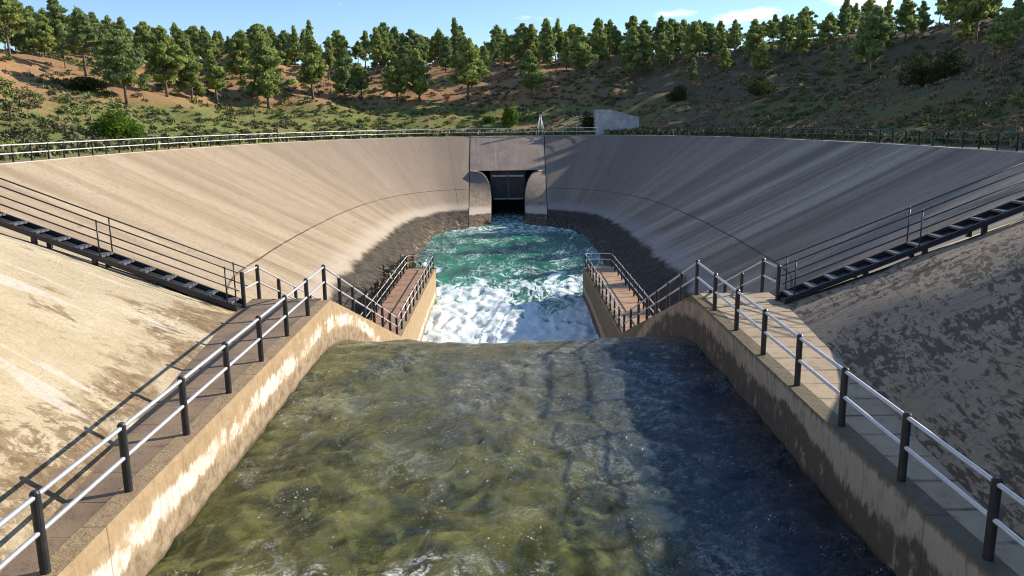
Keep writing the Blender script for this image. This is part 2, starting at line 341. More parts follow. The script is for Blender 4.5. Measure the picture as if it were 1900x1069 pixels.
M_KERB = simple('rim kerb concrete', (.62, .54, .42), .9, 0, .4, 1.3, (.32, .26, .19), .6, .02)
M_PATH = simple('rim path dirt', (.30, .225, .165), .95, 0, .5, .6, (.18, .15, .09), .7, .04)

# ------------------------------------------------------------------ hills (ground) and rim path
def build_ground():
    xs = np.concatenate([np.arange(-900, -120, 40), np.arange(-120, 120, 1.25), np.arange(120, 901, 40)])
    ys = np.concatenate([np.arange(-300, -20, 20), np.arange(-20, 200, 1.25), np.arange(200, 1300, 50)])
    X, Y = np.meshgrid(xs, ys, indexing='ij'); Z = hill(X, Y); D = rim_dist(X, Y)
    nz = np.array([fbm(x*.12, y*.12, 3., 4) for x, y in zip(X.ravel(), Y.ravel())]).reshape(X.shape)
    nz2 = np.array([mn.noise(Vector((x*.6, y*.6, 1.))) for x, y in zip(X.ravel(), Y.ravel())]).reshape(X.shape)
    k = np.clip((D-5)/8, 0, 1); Z = Z+(nz*1.0+nz2*.34)*k
    idx = np.arange(X.size).reshape(X.shape); cut = (D < 1.0) | ((np.abs(X) < 9.5) & (Y < 20))
    keep = ~(cut[:-1, :-1] | cut[1:, :-1] | cut[1:, 1:] | cut[:-1, 1:])
    Fq = np.stack([idx[:-1, :-1], idx[1:, :-1], idx[1:, 1:], idx[:-1, 1:]], -1)[keep]
    me = mesh('ground', np.stack([X, Y, Z], -1).reshape(-1, 3), Fq, True)
    m, n, b = mat('hillside soil and scrub'); P = n.geo(); x, y, z = n.sep(P)[:3]
    a = n.noise(P, .07, 6, .65, .4); c1 = n.noise(P, .45, 7, .7); f = n.noise(P, 2.6, 7, .78); g = n.noise(P, 12, 4, .7)
    soil = n.mix(n.ss(c1, .38, .62), (.50, .255, .13), (.36, .235, .145))
    soil = n.mix(n.ss(f, .52, .66, 0, .5), soil, (.52, .35, .21))
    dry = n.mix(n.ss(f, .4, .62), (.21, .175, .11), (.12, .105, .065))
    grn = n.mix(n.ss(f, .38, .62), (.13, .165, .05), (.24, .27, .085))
    right = n.ss(x, -2, 32)                                       # right hill: brown dry scrub with its shade darkened in, left one red soil
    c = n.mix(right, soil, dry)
    hgt = n.ss(z, 6.0, 9.0, 1, 0)
    gm = n.m('MULTIPLY', n.ss(n.m('ADD', a, n.m('MULTIPLY', c1, .35)), .50, .66), n.m('ADD', .12, n.m('MULTIPLY', hgt, .85)))
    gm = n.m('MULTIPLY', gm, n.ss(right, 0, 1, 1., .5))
    c = n.mix(gm, c, grn)
    c = n.mix(n.ss(g, .5, .7, 0, .35), c, (.10, .08, .05))
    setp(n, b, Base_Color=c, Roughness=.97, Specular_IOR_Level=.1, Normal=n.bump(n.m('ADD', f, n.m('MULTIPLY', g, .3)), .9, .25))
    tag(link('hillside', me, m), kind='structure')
build_ground()

def offset_curve(P, d):
    T = np.gradient(P, axis=0); T /= np.linalg.norm(T, axis=1)[:, None]
    return P+np.stack([-T[:, 1], T[:, 0]], -1)*d
def arc(P): return np.concatenate([[0], np.cumsum(np.linalg.norm(np.diff(P, axis=0), axis=1))])
def build_rim():
    bands = [(0, .35, RZ-.3, 'rim_kerb', M_KERB), (.35, 5.6, RZ-.14, 'rim_path', M_PATH)]
    # FULL runs left-near -> far -> right-near: its left hand side is outside
    for d0, d1, zz, nm, m in bands:
        if nm == 'rim_kerb':
            A, B = offset_curve(FULL, -.02), offset_curve(FULL, d1); prof = [(A, RZ-.35), (A, RZ), (B, RZ), (B, RZ-.35)]
        else:
            ds = np.linspace(d0-.05, d1, 8); prof = [(offset_curve(FULL, d), zz-(.25 if i == 7 else 0)) for i, d in enumerate(ds)]
        def fn(i, j):
            C, z = prof[j]; w = 0 if nm == 'rim_kerb' else .05*mn.noise(Vector((C[i][0]*.7, C[i][1]*.7, 0)))
            return (C[i][0], C[i][1], z+w)
        o = grid(len(FULL), len(prof), fn, nm, m, smooth=nm != 'rim_kerb'); tag(o, kind='structure')
build_rim()

# ------------------------------------------------------------------ basin lining and the slopes beside the chute
def build_lining(side):
    n = len(RIMC); mid = (RIMC+TOEC[:, :2])/2; U = arc(mid); nv = 34; vmax = 1.12
    def fn(i, j):
        t = vmax*j/(nv-1); r = np.array([*RIMC[i], RZ-.02]); q = TOEC[i]
        if q[2] > WZ+.01: t = min(t, 1.02)
        p = r+(q-r)*t; w = .035*fbm(p[0]*.25, p[1]*.25, side*3., 3)
        return (p[0]*side, p[1], p[2]+w*(0 if j == 0 else 1))
    def uvf(i, j):
        r = np.array([*RIMC[i], RZ]); q = TOEC[i]; return (U[i]*(1 if side < 0 else 1.03)+40*(side > 0), np.linalg.norm(q-r)*vmax*j/(nv-1))
    o = grid(n, nv, fn, 'basin_slope', M_LIN[side], uv=uvf, flip=side > 0); tag(o, kind='structure')
    Ys = np.arange(-12, 21.6, .6)
    Ys = np.append(Ys, 21.5)
    def fn2(i, j):
        Y = Ys[i]; t = j/24; x = toeX(Y)+(nearRim(Y)-toeX(Y))*t; z = RZ*t-.02
        w = .05*fbm(Y*.5, x*.5, 5+side, 3)*min(1, 4*t, 4*(1-t)); return (x*side, Y, z+w)
    tag(grid(len(Ys), 25, fn2, 'channel_slope', M_NEAR[side], uv=lambda i, j: (Ys[i], 6*j/24), flip=side < 0), kind='structure')
build_lining(-1); build_lining(1)

# ------------------------------------------------------------------ channel walls, walkways, stair flights, piers
PEAK, FOOT, PEND, PZ = 22.75, 37.2, 56.3, -5.0
def wtop(Y):
    if Y <= PEAK: return 0.
    if Y <= FOOT: return PZ*(Y-PEAK)/(FOOT-PEAK)
    return PZ-.0085*(Y-FOOT)
def wlevel(Y):      # surface of the running water down the channel
    if Y < 21.2: return -1.27
    if Y < 36.0: return -1.27-.062*(Y-21.2)**1.75/ (1+.012*(Y-21.2))
    return -8.0
def wlev(Y): return max(wlevel(Y), -8.1+.5*min(1, max(0, (Y-36)/14)))
def wall_sheet(side, Y0, Y1, name, parent, nz=22, x_in=5.2):
    Ys = np.arange(Y0, Y1+.01, .3)
    zb = -9.5
    rows = []
    def fn(i, j):
        Y = Ys[i]; T = wtop(Y)
        if j >= nz: return (side*(5.52), Y, T)
        z = max(zb, wlev(Y)-.8); z = z+(T-z)*(j/(nz-1))
        w = .022*fbm(Y*1.1, z*1.3, 2+side, 4)*(0 if j == nz-1 else 1)+(.018 if wlev(Y)+.3 > z else 0)*0
        er = .03*max(0, mn.noise(Vector((Y*2.1, 0, side*4))))*(1 if j == nz-1 else 0)
        return (side*(x_in-abs(w)*1.2+er), Y, z-er*.5)
    o = grid(len(Ys), nz+1, fn, name, M_WALL[side], parent, flip=side < 0, smooth=False)
    a = o.data.attributes.new('wet', 'FLOAT', 'POINT'); a.data.foreach_set('value', [max(0, v.co.z-wlev(v.co.y)) for v in o.data.vertices])
    return o
def build_side(side):
    lr = 'left' if side < 0 else 'right'
    w = empty('channel_wall', 'sunlit ochre channel wall with a white scraped streak above olive water' if side < 0 else 'shaded grey channel wall with black algae above dark blue water', 'wall', (side*5.36, 8, 0))
    wall_sheet(side, -6, FOOT+.3, 'wall_face', w)
    mb = MB()
    q0 = [(-6, 0), (PEAK, 0), (FOOT+.3, wtop(FOOT+.3))]
    for (a, za), (c, zc) in zip(q0[:-1], q0[1:]):
        mb.add([(side*5.3, a, -9.4), (side*5.52, a, -9.4), (side*5.52, a, za-.03), (side*5.3, a, za-.03), (side*5.3, c, -9.4), (side*5.52, c, -9.4), (side*5.52, c, zc-.03), (side*5.3, c, zc-.03)],
               [(1, 2, 6, 5), (0, 1, 2, 3), (4, 7, 6, 5)])
    mb.build('wall_core', M_WALL[side], w)
    # walkway with a flat landing at its end
    Ys = np.append(np.arange(-6, 23.0, .5), 23.0)
    def fn(i, j):
        Y = Ys[i]; xo = toeX(min(Y, 21.7))+.03; x = 5.5+(xo-5.5)*j/6
        return (side*x, Y, -.006+.006*fbm(Y*.8, x*2, 1, 2))
    tag(grid(len(Ys), 7, fn, 'walkway', M_WALK[side], smooth=False, flip=side < 0), kind='structure')
    # stair flight behind the peak
    sf = empty('stair_flight', f'concrete steps going down from the {"sunny" if side<0 else "pale"} landing to the pier behind the {"ochre" if side<0 else "shaded"} wall', 'stairs', (side*6.4, 30, 0))
    n = 30; mb = MB()
    for i in range(n):
        y0 = 23+(FOOT-23)*i/n; y1 = 23+(FOOT-23)*(i+1)/n; z = PZ*(i+.9)/n-.02
        mb.box(*sorted((side*5.53, side*7.25)), y0, y1, z-.8, z)
    mb.build('steps', M_DECK[side], sf)
    mb = MB(); x0, x1 = sorted((side*7.25, side*7.5))
    mb.hexa([(x0, 23.0, -7), (x1, 23.0, -7), (x1, FOOT, -9.5), (x0, FOOT, -9.5)], [(x0, 23.0, .0), (x1, 23.0, .0), (x1, FOOT, PZ+.05), (x0, FOOT, PZ+.05)])
    mb.box(*sorted((side*5.53, side*7.24)), 22.7, 22.99, -4, -.02)
    mb.build('side_wall', M_WALL[side], sf)
    # pier
    p = empty('pier', 'concrete pier with a red-brown deck on the sunny left of the foam' if side < 0 else 'concrete pier with a buff deck in front of the dark shaded slope', 'pier', (side*6.3, 47, 0))
    wall_sheet(side, FOOT+.3, PEND, 'pier_face', p, x_in=5.2)
    Y2 = np.append(np.arange(FOOT, PEND, .8), PEND)
    def fd(i, j):
        Y = Y2[i]; x = [5.5, 5.55, 6.3, 7.1, 7.36, 7.36][j]; z = wtop(Y)-(.004 if j < 5 else 4.4); return (side*x, Y, z)
    grid(len(Y2), 6, fd, 'deck', M_DECK[side], p, smooth=False, flip=side < 0)
    mb = MB(); zt = wtop(PEND); x0, x1 = sorted((side*5.2, side*7.36))
    pts = []
    for t in np.linspace(0, 1, 9): pts.append((x0+(x1-x0)*t, PEND+.35*math.sin(math.pi*t)))
    V = [(x, y, -9.5) for x, y in pts]+[(x, y, zt-.004) for x, y in pts]
    mb.add(V, [(i, i+1, i+10, i+9) for i in range(8)]+[tuple(range(9, 18))]); mb.build('nose', M_WALL[side], p)
    if side > 0 or True:   # thicker footing under the inner face near the chute
        mb = MB(); xa, xb = sorted((side*5.21, side*5.0)); mb.hexa([(xa, FOOT-6, -9.5), (xb, FOOT-6, -9.5), (xb, 42.5, -9.5), (xa, 42.5, -9.5)],
            [(xa, FOOT-6, -7.0), (xb, FOOT-6, -7.0), (xb, 42.5, -6.1), (xa, 42.5, -6.1)]) if False else None
build_side(-1); build_side(1)

# ------------------------------------------------------------------ railings
def railing(name, label, posts, rails, pr=.055, rr=.03, H=1.0, M1=None, M2=None, heights=(.93, .5), group=None, square=False, rname='rail'):
    """posts: list of base points; rails: list of polylines of base points"""
    o = empty(name, label, 'railing', posts[0], group); first = None
    for P in posts:
        if first is None:
            mb = MB(); x, y, z = P
            if square: mb.box(x-pr, x+pr, y-pr*.6, y+pr*.6, z-.05, z+H)
            else:
                mb.tube([(x, y, z-.12), (x, y, z+H-.03), (x, y, z+H)], pr, 12, True)
                for j in range(12):
                    v = mb.V[24+j]; mb.V[24+j] = (x+(v[0]-x)*.62, y+(v[1]-y)*.62, v[2])
            first = mb.build('post', M1 or M_POST, o, smooth=False); base = Vector(P); q = first
        else:
            q = first.copy(); COL.objects.link(q); q.parent = o; q.location = first.location+(Vector(P)-base)
    for hh in heights:
        mb = MB()
        for R in rails: mb.tube([(p[0], p[1], p[2]+hh) for p in R], rr, 8)
        mb.build('top_rail' if hh == heights[0] else 'middle_rail', M2 or M_RAIL, o, smooth=True)
    return o
YP = [8.4+2.07*k for k in range(8)]
for side in (-1, 1):
    X = side*5.38; desc = [PEAK+.14+(FOOT-PEAK-.25)*k/7 for k in range(1, 8)]
    ps = [(X, y, 0) for y in [4.26, 6.33]+YP]+[(X, y, wtop(y)) for y in desc]
    railing('railing', 'two-bar railing on the sunny channel wall, from the lower left corner to the left pier' if side < 0 else 'two-bar railing on the shaded channel wall, from the lower right corner to the right pier',
            ps, [[(X, -3, 0), (X, YP[-1]+.02, 0), (X, FOOT, wtop(FOOT))]], pr=.058, rr=.031)
    # outer railing: short bay at the landing, then down the steps
    xo = side*7.33
    ps = [(side*7.4, 21.9, 0), (xo, 23.05, 0)]+[(xo, y, wtop(y)) for y in np.linspace(25.1, 36.6, 7)]
    railing('railing', 'outer railing of the left landing that drops behind it beside the steps' if side < 0 else 'outer railing of the right landing that drops behind it beside the steps',
            ps, [[(side*7.4, 21.9, 0), (xo, 23.05, 0), (xo, 36.6, wtop(36.6))]], pr=.058, rr=.028)
    n = 11; xi = side*5.36; xe = side*7.2
    ip = [(xi, y, wtop(y)) for y in np.linspace(FOOT+1.5, PEND-.25, n)]; op = [(xe, y, wtop(y)) for y in np.linspace(FOOT+1.9, PEND-.35, n)]
    ze = wtop(PEND); curve = [(xi+(xe-xi)*t, PEND-.25+.30*math.sin(math.pi*t), ze) for t in np.linspace(0, 1, 9)]
    railing('railing', 'railing round the left pier deck beside the foam' if side < 0 else 'railing round the right pier deck beside the dark slope',
            ip+op, [[(xi, FOOT, PZ)]+curve+[(xe, FOOT+.6, PZ)]], pr=.05, rr=.027)

# rim railings: set back from the edge
RC = offset_curve(FULL, .55); RA = arc(RC)
def on_rim(s): return (float(np.interp(s, RA, RC[:, 0])), float(np.interp(s, RA, RC[:, 1])), RZ)
sL = RA[np.argmin(abs(RC[:, 0]+15.6)+abs(RC[:, 1]-21.4)*2)]; sShed0 = RA[np.argmin(abs(RC[:, 0]-13)+abs(RC[:, 1]-114)*1.)]; sShed1 = RA[np.argmin(abs(RC[:, 0]-19.0)+abs(RC[:, 1]-107.3)*1.)]
sR = RA[np.argmin(abs(RC[:, 0]-15.6)+abs(RC[:, 1]-21.4)*2)]
def rimrail(a, b, label, m2, hh, rr=.035):
    S = np.arange(a, b, 2.0); P = [on_rim(s) for s in S]; R = [[on_rim(s) for s in np.arange(a, b, 1.)]]
    return railing('rim_railing', label, P, R, pr=.05, rr=rr, H=1.02, M2=m2, heights=hh, square=True)
rimrail(sL+1, sShed0, 'pale railing with black posts curving along the basin rim left of the shed', M_RIMRAIL, (1.0, .5), .04)
rimrail(sShed1, sR-1, 'dark railing along the shaded basin rim right of the shed', M_DARKRAIL, (1.0, .55), .035)

# ------------------------------------------------------------------ steel staircases up the slopes
def steel_stairs(side):
    o = empty('steel_staircase', f'dark open-tread staircase climbing the {"sunlit left" if side<0 else "shaded right"} slope from the landing', 'staircase', (side*7.5, 21.8, 0))
    sl = RZ/(nearRim(21.5)-7.4); L = RZ+.1
    def at(s, y, up): return (side*(7.45+s), y, s*(sl+.038)+up)
    smax = (RZ+.1)/sl; ya, yb = 21.45, 22.15
    for y in (ya, yb):
        mb = MB(); t = .03
        a, b = (0, .02), (smax, .02)
        V = [at(0, y-t, .0), at(smax, y-t, .0), at(smax, y+t, .0), at(0, y+t, .0), at(0, y-t, .15), at(smax, y-t, .15), at(smax, y+t, .15), at(0, y+t, .15)]
        mb.add(V, [(3, 2, 1, 0), (4, 5, 6, 7), (0, 1, 5, 4), (1, 2, 6, 5), (2, 3, 7, 6), (3, 0, 4, 7)]); mb.build('stringer', M_STAIR, o)
    mb = MB(); mb.hexa([at(0, ya+.031, .005), at(smax, ya+.031, .005), at(smax, yb-.031, .005), at(0, yb-.031, .005)], [at(0, ya+.031, .02), at(smax, ya+.031, .02), at(smax, yb-.031, .02), at(0, yb-.031, .02)]); mb.build('tray', M_STAIR, o)
    n = int(smax/.56)
    first = None
    for i in range(n+1):
        s = .28+.56*i; p = Vector(at(s, 0, .12))
        if first is None:
            mb = MB(); mb.box(p.x-.13, p.x+.13, ya+.03, yb-.03, p.z-.012, p.z+.012); mb.box(p.x-.13, p.x-.11, ya+.03, yb-.03, p.z-.05, p.z-.012)
            mb.box(p.x+.11, p.x+.13, ya+.03, yb-.03, p.z-.05, p.z-.012); first = mb.build('tread', M_TREAD, o); p0 = p
        else:
            q = first.copy(); COL.objects.link(q); q.parent = o; q.location = first.location+(p-p0)
    for i in range(5):
        s = .6+i*1.55
        for y in (ya, yb): MB().box(at(s, 0, 0)[0]-.06, at(s, 0, 0)[0]+.06, y-.05, y+.05, s*sl-.2, s*(sl+.038)+.02).build('footing', M_STAIR, o)
    for y in (ya, yb):
        r = empty('stair_railing', f'{"near" if y==ya else "far"} thin railing of the {"sunlit left" if side<0 else "shaded right"} staircase', 'railing', at(0, y, .3))
        mb0 = None
        for s in (.25, 3.55, 6.85):
            if s > smax+.1: continue
            mb = MB(); mb.tube([at(s, y, .1), at(s, y, 1.13)], .02, 8); mb.build('post', M_STAIR if side < 0 else M_DARKRAIL, r, True)
        for hh, nm in ((1.1, 'top_rail'), (.6, 'middle_rail')):
            mb = MB(); mb.tube([at(-.1, y, hh), at(smax, y, hh)], .021, 8); mb.build(nm, M_DARKRAIL, r, True)
steel_stairs(-1); steel_stairs(1)

# ------------------------------------------------------------------ tunnel portal at the far end
def build_portal():
    m, k, b = mat('portal concrete'); P = k.geo(); x, y, z = k.sep(P)[:3]
    n = k.noise(P, .5, 6, .65); s = k.noise(k.map(P, (1, .08, .08)), 2.2, 6, .7); f = k.noise(P, 7, 6, .75)
    c = k.mix(k.ss(n, .35, .65), (.33, .255, .205), (.26, .20, .16)); c = k.mix(k.ss(s, .5, .68, 0, .6), c, (.42, .35, .30)); c = k.mix(k.ss(f, .5, .7, 0, .4), c, (.16, .12, .09))
    wing = k.m('MULTIPLY', k.m('LESS_THAN', z, -1.5), k.m('GREATER_THAN', z, -6.0))
    wc = k.mix(k.ss(k.noise(k.map(P, (1, 1, .4)), 1.5, 7, .75, .5), .35, .65), (.40, .31, .205), (.20, .145, .10)); wc = k.mix(k.ss(z, -2.6, -4.6, .75, 0), wc, (.20, .17, .145))
    c = k.mix(k.m('MULTIPLY', wing, .9), c, wc)
    zn = k.m('ADD', z, k.m('MULTIPLY', k.m('SUBTRACT', k.noise(P, .7, 4, .6), .5), .5))
    c = k.mix(k.m('MULTIPLY', k.ss(zn, -6.15, -5.95), k.ss(zn, -5.6, -5.0, 1, 0)), c, (.50, .43, .35))
    dk = k.mix(k.ss(k.noise(P, 2.5, 7, .8), .45, .62), (.05, .038, .028), (.24, .16, .10)); c = k.mix(k.ss(zn, -6.15, -6.0, 1, 0), c, dk)
    setp(k, b, Base_Color=c, Roughness=.9, Normal=k.bump(k.m('ADD', f, s), .5, .06))
    md = simple('tunnel dark concrete', (.10, .085, .07), .8, 0, .5, 1., (.03, .03, .03), .5, .03)
    mj = simple('joint bitumen', (.012, .011, .010), 1., 0, .1, 3); mj.node_tree.nodes['Principled BSDF'].inputs['Specular IOR Level'].default_value = 0
    o = empty('tunnel_portal', 'concrete tunnel mouth with curved flaring cheeks at the far end of the basin', 'tunnel portal', (0, 94.3, WZ))
    faceY = lambda z: 94.3+(z-WZ)*(117-94.3)/(RZ-WZ)
    TOPZ = -1.37
    # head panel, a real slab with a soffit
    def fp(i, j):
        xe = 5.25-.6*((RZ-.02-(RZ-.02-TOPZ)*min(j, 16)/16)-RZ)/(WZ-RZ); x = -xe+2*xe*i/20
        if j <= 16: z = RZ-.02-(RZ-.02-TOPZ)*j/16; return (x, faceY(z)+.02*fbm(x*.4, z*.4, 9, 2), z)
        return (x, faceY(TOPZ)+(j-16)*3.0, TOPZ)
    grid(21, 19, fp, 'head_panel', m, o, smooth=False, flip=True)
    def inner(z):
        t = np.clip((z-(-4.9))/(TOPZ+4.9), 0, 1); return 2.1+1.95*(1-math.sqrt(max(0, 1-t*t)))
    for sd in (-1, 1):
        zs = np.linspace(TOPZ, WZ-1.5, 30)
        def fw(i, j):
            z = zs[i]; x0, y0 = 5.25-.6*(z-RZ)/(WZ-RZ), faceY(z); x1 = inner(z); y1 = 97.4+max(0, (z-WZ))*1.42
            t = j/10; y = y0+(y1-y0)*t; return (sd*(x0+(x1-x0)*t), y+.25*math.sin(math.pi*t)*0, z)
        grid(30, 11, fw, 'cheek', m, o, smooth=False, flip=sd < 0)
        def fi(i, j):
            z = zs[i]; y1 = 97.4+max(0, (z-WZ))*1.42; return (sd*inner(z), y1+(116-y1)*j/6, z)
        grid(30, 7, fi, 'tunnel_side', md, o, smooth=True, flip=sd < 0)
        # joint strip along the seam
        mb = MB(); p = [(sd*(5.26-.6*(z-RZ)/(WZ-RZ)), faceY(z), z-.01) for z in np.linspace(RZ, WZ-.5, 12)]; mb.tube(p, .04, 6); mb.build('joint_seal', mj, o)
    mb = MB(); mb.box(-4.3, 4.3, 115, 115.4, WZ-1.5, TOPZ); mb.build('tunnel_back', md, o)
    mb = MB(); mb.box(-2.35, 2.35, 108.0, 108.4, -4.6, TOPZ-.01); mb.build('curtain_wall', md, o)
    g = empty('sluice_gate', 'dark steel gate hanging in the tunnel mouth with a pale lower beam', 'gate', (0, 106, -4))
    mg = simple('gate steel', (.055, .05, .045), .6, .3, .5, 2, (.02, .02, .02)); mp = simple('gate beam', (.33, .32, .30), .6, .1, .4, 3)
    mb = MB(); mb.box(-2.12, 2.12, 105.0, 105.15, -4.75, -1.9); mb.build('gate_leaf', mg, g)
    mb = MB(); mb.box(-1.85, -.06, 104.75, 105.0, -4.95, -4.75); mb.box(.06, 1.95, 104.75, 105.0, -4.95, -4.75); mb.build('lower_beam', mp, g)
    mb = MB(); mb.box(-2.0, -.1, 104.8, 105.0, -2.05, -1.85); mb.box(.1, 2.0, 104.8, 105.0, -2.05, -1.85); mb.build('upper_beam', mp, g)
    mb = MB(); mb.tube([(0.03, 104.85, -4.8), (.03, 104.85, -1.5)], .035, 6); mb.build('lifting_rod', mp, g)
build_portal()

# ------------------------------------------------------------------ water
def turb(x, y, z, o=4): return sum(abs(mn.noise(Vector((x*2**i, y*2**i, z+i*5.1))))*.5**i for i in range(o))
def build_water():
    # upper channel, flowing away over the sill
    xs = np.linspace(-5.24, 5.24, 190); ys = np.concatenate([np.arange(5, 26, .06), np.arange(26, 37, .25)])
    V = []
    for x in xs:
        for y in ys:
            f = np.clip((y-20)/3, 0, 1); wx = x+.5*mn.noise(Vector((x*.5, y*.4, 3))); wy = y+.5*mn.noise(Vector((x*.4, y*.5, 13)))
            w = .07*fbm(wx*.5, wy*.38, 0, 3)+(.085*(1-turb(wx*.8, wy*.62, 4., 5)*1.6)+.03*fbm(wx*2.6, wy*2.1, 2, 3, .6)+.05*fbm((wy+.75*abs(wx))*1.05, (abs(wx)-.5*wy)*.33, 21., 3, .6))*(1-.45*f)
            z = wlev(y+(.35*mn.noise(Vector((x*.45, 0, 8)))+.15*mn.noise(Vector((x*1.6, 0, 9))))*f)+.02*abs(x/5.24)**4+w
            if y > 22: z -= .03*(1-abs(x/5.24)**2)*(y-22)
            V.append((x, y, z))
    nx, ny = len(xs), len(ys)
    me = mesh('channel_water', V, [(i*ny+j, (i+1)*ny+j, (i+1)*ny+j+1, i*ny+j+1) for i in range(nx-1) for j in range(ny-1)], True)
    m, k, b = mat('running channel water'); P = k.geo(); x, y, z = k.sep(P)[:3]
    wv = k.noise(k.map(P, (1, .8, 1)), .5, 3, .5)
    Q = k.vm('ADD', P, k.vm('MULTIPLY', k.comb(wv, wv, 0), (1.2, 1.2, 0)))
    a = k.noise(k.map(Q, (1, .75, .3)), .85, 5, .55, .6); a2 = k.noise(k.map(Q, (1, .7, .3)), 2.0, 5, .6, .9); big = k.noise(P, .22, 3, .5)
    c = k.mix(k.ss(a, .40, .60), (.036, .044, .012), (.125, .127, .036))
    c = k.mix(k.ss(a2, .50, .68, 0, .6), c, (.24, .245, .08))
    c = k.mix(k.ss(k.noise(k.map(Q, (1, 1, .3)), 1.3, 4, .6, .4), .56, .70, 0, .35), c, (.13, .09, .03))
    grey = k.m('MULTIPLY', k.ss(y, 11, 19), k.ss(k.m('ABSOLUTE', k.m('ADD', x, -.2)), 1.0, 4.2, 1, .25)); c = k.mix(k.m('MULTIPLY', grey, .75), c, (.135, .13, .10))
    refl_tint = k.ss(k.m('ADD', x, k.m('MULTIPLY', k.m('SUBTRACT', big, .5), 4)), .2, 4.2); c = k.mix(k.m('MULTIPLY', refl_tint, .9), c, (.012, .050, .115)); c = k.mix(k.ss(x, 3.4, 5.2, 0, .8), c, (.012, .010, .007))  # painted sky reflection over the shaded right side, wall reflection along its edge
    # foam flecks and torn streaks, with white glints painted in as flecks
    r1 = k.m('ABSOLUTE', k.m('SUBTRACT', k.noise(k.map(Q, (1, .85, .2)), 1.5, 7, .68, .9), .5))
    r2 = k.noise(k.map(P, (1, .7, .2)), .55, 3, .6); r3 = k.noise(P, 17, 5, .85)
    foam = k.m('MULTIPLY', k.m('MULTIPLY', k.ss(r1, .0, .075, 1, 0), k.ss(k.m('ADD', r2, k.ss(y, 8, 12, .07, 0)), .50, .62)), k.ss(r3, .42, .55))
    nearf = k.m('MULTIPLY', k.ss(y, 8.4, 12, 1, .10), k.ss(x, 1.8, 3.4, 1, .3)); foam = k.m('MULTIPLY', foam, nearf)
    fleck = k.m('MULTIPLY', k.ss(k.noise(k.map(P, (1, .8, .2)), 19, 4, .8), .63, .67), k.ss(k.noise(k.map(P, (1, .6, .2)), 1.1, 4, .65), .47, .60)); foam = k.m('MAXIMUM', foam, k.m('MULTIPLY', fleck, .85))
    # aerated lip along the sill
    w1 = k.noise(k.map(Q, (1, .62, 1), rot=(0, 0, .25)), 3.0, 7, .66, .5); w2 = k.noise(k.map(Q, (1.3, .8, 1), rot=(0, 0, -.3)), 7.5, 5, .7, .6)
    ax = k.m('ABSOLUTE', x); cs = k.m('ADD', y, k.m('MULTIPLY', ax, .75)); ct = k.m('SUBTRACT', ax, k.m('MULTIPLY', y, .5))
    w3 = k.noise(k.comb(k.m('ADD', cs, k.m('MULTIPLY', wv, 1.5)), k.m('MULTIPLY', ct, .30), 3), 2.1, 7, .68, .35)
    h = k.m('ADD', k.m('MULTIPLY', w1, .55), k.m('ADD', k.m('MULTIPLY', w3, 1.0), k.m('MULTIPLY', w2, .35)))
    h = k.m('ADD', h, k.m('MULTIPLY', k.noise(k.map(P, (1, 1, 1)), 13, 4, .7), .12)); nrm = k.bump(h, 1., .70)
    setp(k, b, Base_Color=c, Roughness=.045, IOR=1.42, Specular_IOR_Level=.5, Normal=nrm, Subsurface_Weight=1., Subsurface_Radius=(1.5, 1.5, 1.2), Subsurface_Scale=1.)
    fd = k.n.new('ShaderNodeBsdfDiffuse'); k.put(fd, 0, (.86, .88, .86)); k.put(fd, 'Normal', k.bump(r3, .5, .05)); ms = k.n.new('ShaderNodeMixShader'); k.put(ms, 0, k.m('MULTIPLY', foam, 1.5, clamp=True))
    k.l.new(b.outputs[0], ms.inputs[1]); k.l.new(fd.outputs[0], ms.inputs[2]); k.l.new(ms.outputs[0], k.n['Material Output'].inputs[0])
    tag(link('channel_water', me, m), kind='structure')
    # basin pool
    xs = np.linspace(-14, 14, 170); ys = np.concatenate([np.arange(30, 64, .2), np.arange(64, 116, .4)])
    V = []
    for x in xs:
        for y in ys:
            rough = np.clip((66-y)/14, 0, 1); z = WZ-.75*np.clip((52-y)/12, 0, 1)
            w = (.09+.10*rough)*(.9-1.9*turb(x*1.1, y*.6, 2., 4))+.12*fbm(x*.35, y*.25, 6., 3)
            if abs(x) > 5.3 and y < 57: w *= .2; z = WZ
            V.append((x, y, z+w))
    nx, ny = len(xs), len(ys)
    me = mesh('basin_water', V, [(i*ny+j, (i+1)*ny+j, (i+1)*ny+j+1, i*ny+j+1) for i in range(nx-1) for j in range(ny-1)], True)
    m, k, b = mat('basin water and foam'); P = k.geo(); x, y, z = k.sep(P)[:3]
    wv = k.noise(P, .25, 3, .5); Q = k.vm('ADD', P, k.vm('MULTIPLY', k.comb(wv, wv, 0), (3, 3, 0)))
    c = k.mix(k.ss(k.noise(k.map(Q, (1, .6, .2)), .35, 5, .6), .38, .62), (.014, .13, .085), (.05, .29, .19))
    c = k.mix(k.ss(x, 2, 7, 0, .6), c, (.012, .09, .11))
    f1 = k.noise(k.map(Q, (1, .30, .2)), .85, 9, .74, .9); f2 = k.noise(k.map(Q, (1, .45, .2)), .22, 4, .6); thr = k.ss(y, 46, 74, .36, .60)
    thr = k.m('ADD', thr, k.m('MULTIPLY', k.m('SUBTRACT', f2, .5), .35))
    foam = k.ss(k.m('SUBTRACT', f1, thr), -.02, .07)
    rid = k.m('ABSOLUTE', k.m('SUBTRACT', k.noise(k.map(Q, (1, .35, .2)), 1.1, 7, .7, 1.0), .5)); foam = k.m('MAXIMUM', foam, k.m('MULTIPLY', k.ss(rid, 0, .022, 1, 0), k.ss(k.noise(k.map(P, (1, .4, .2)), .5, 3, .6), .42, .60)))
    edge = k.m('MULTIPLY', k.ss(y, 88, 93), k.ss(k.noise(P, 1.6, 4, .7), .46, .6)); foam = k.m('MAXIMUM', foam, edge)
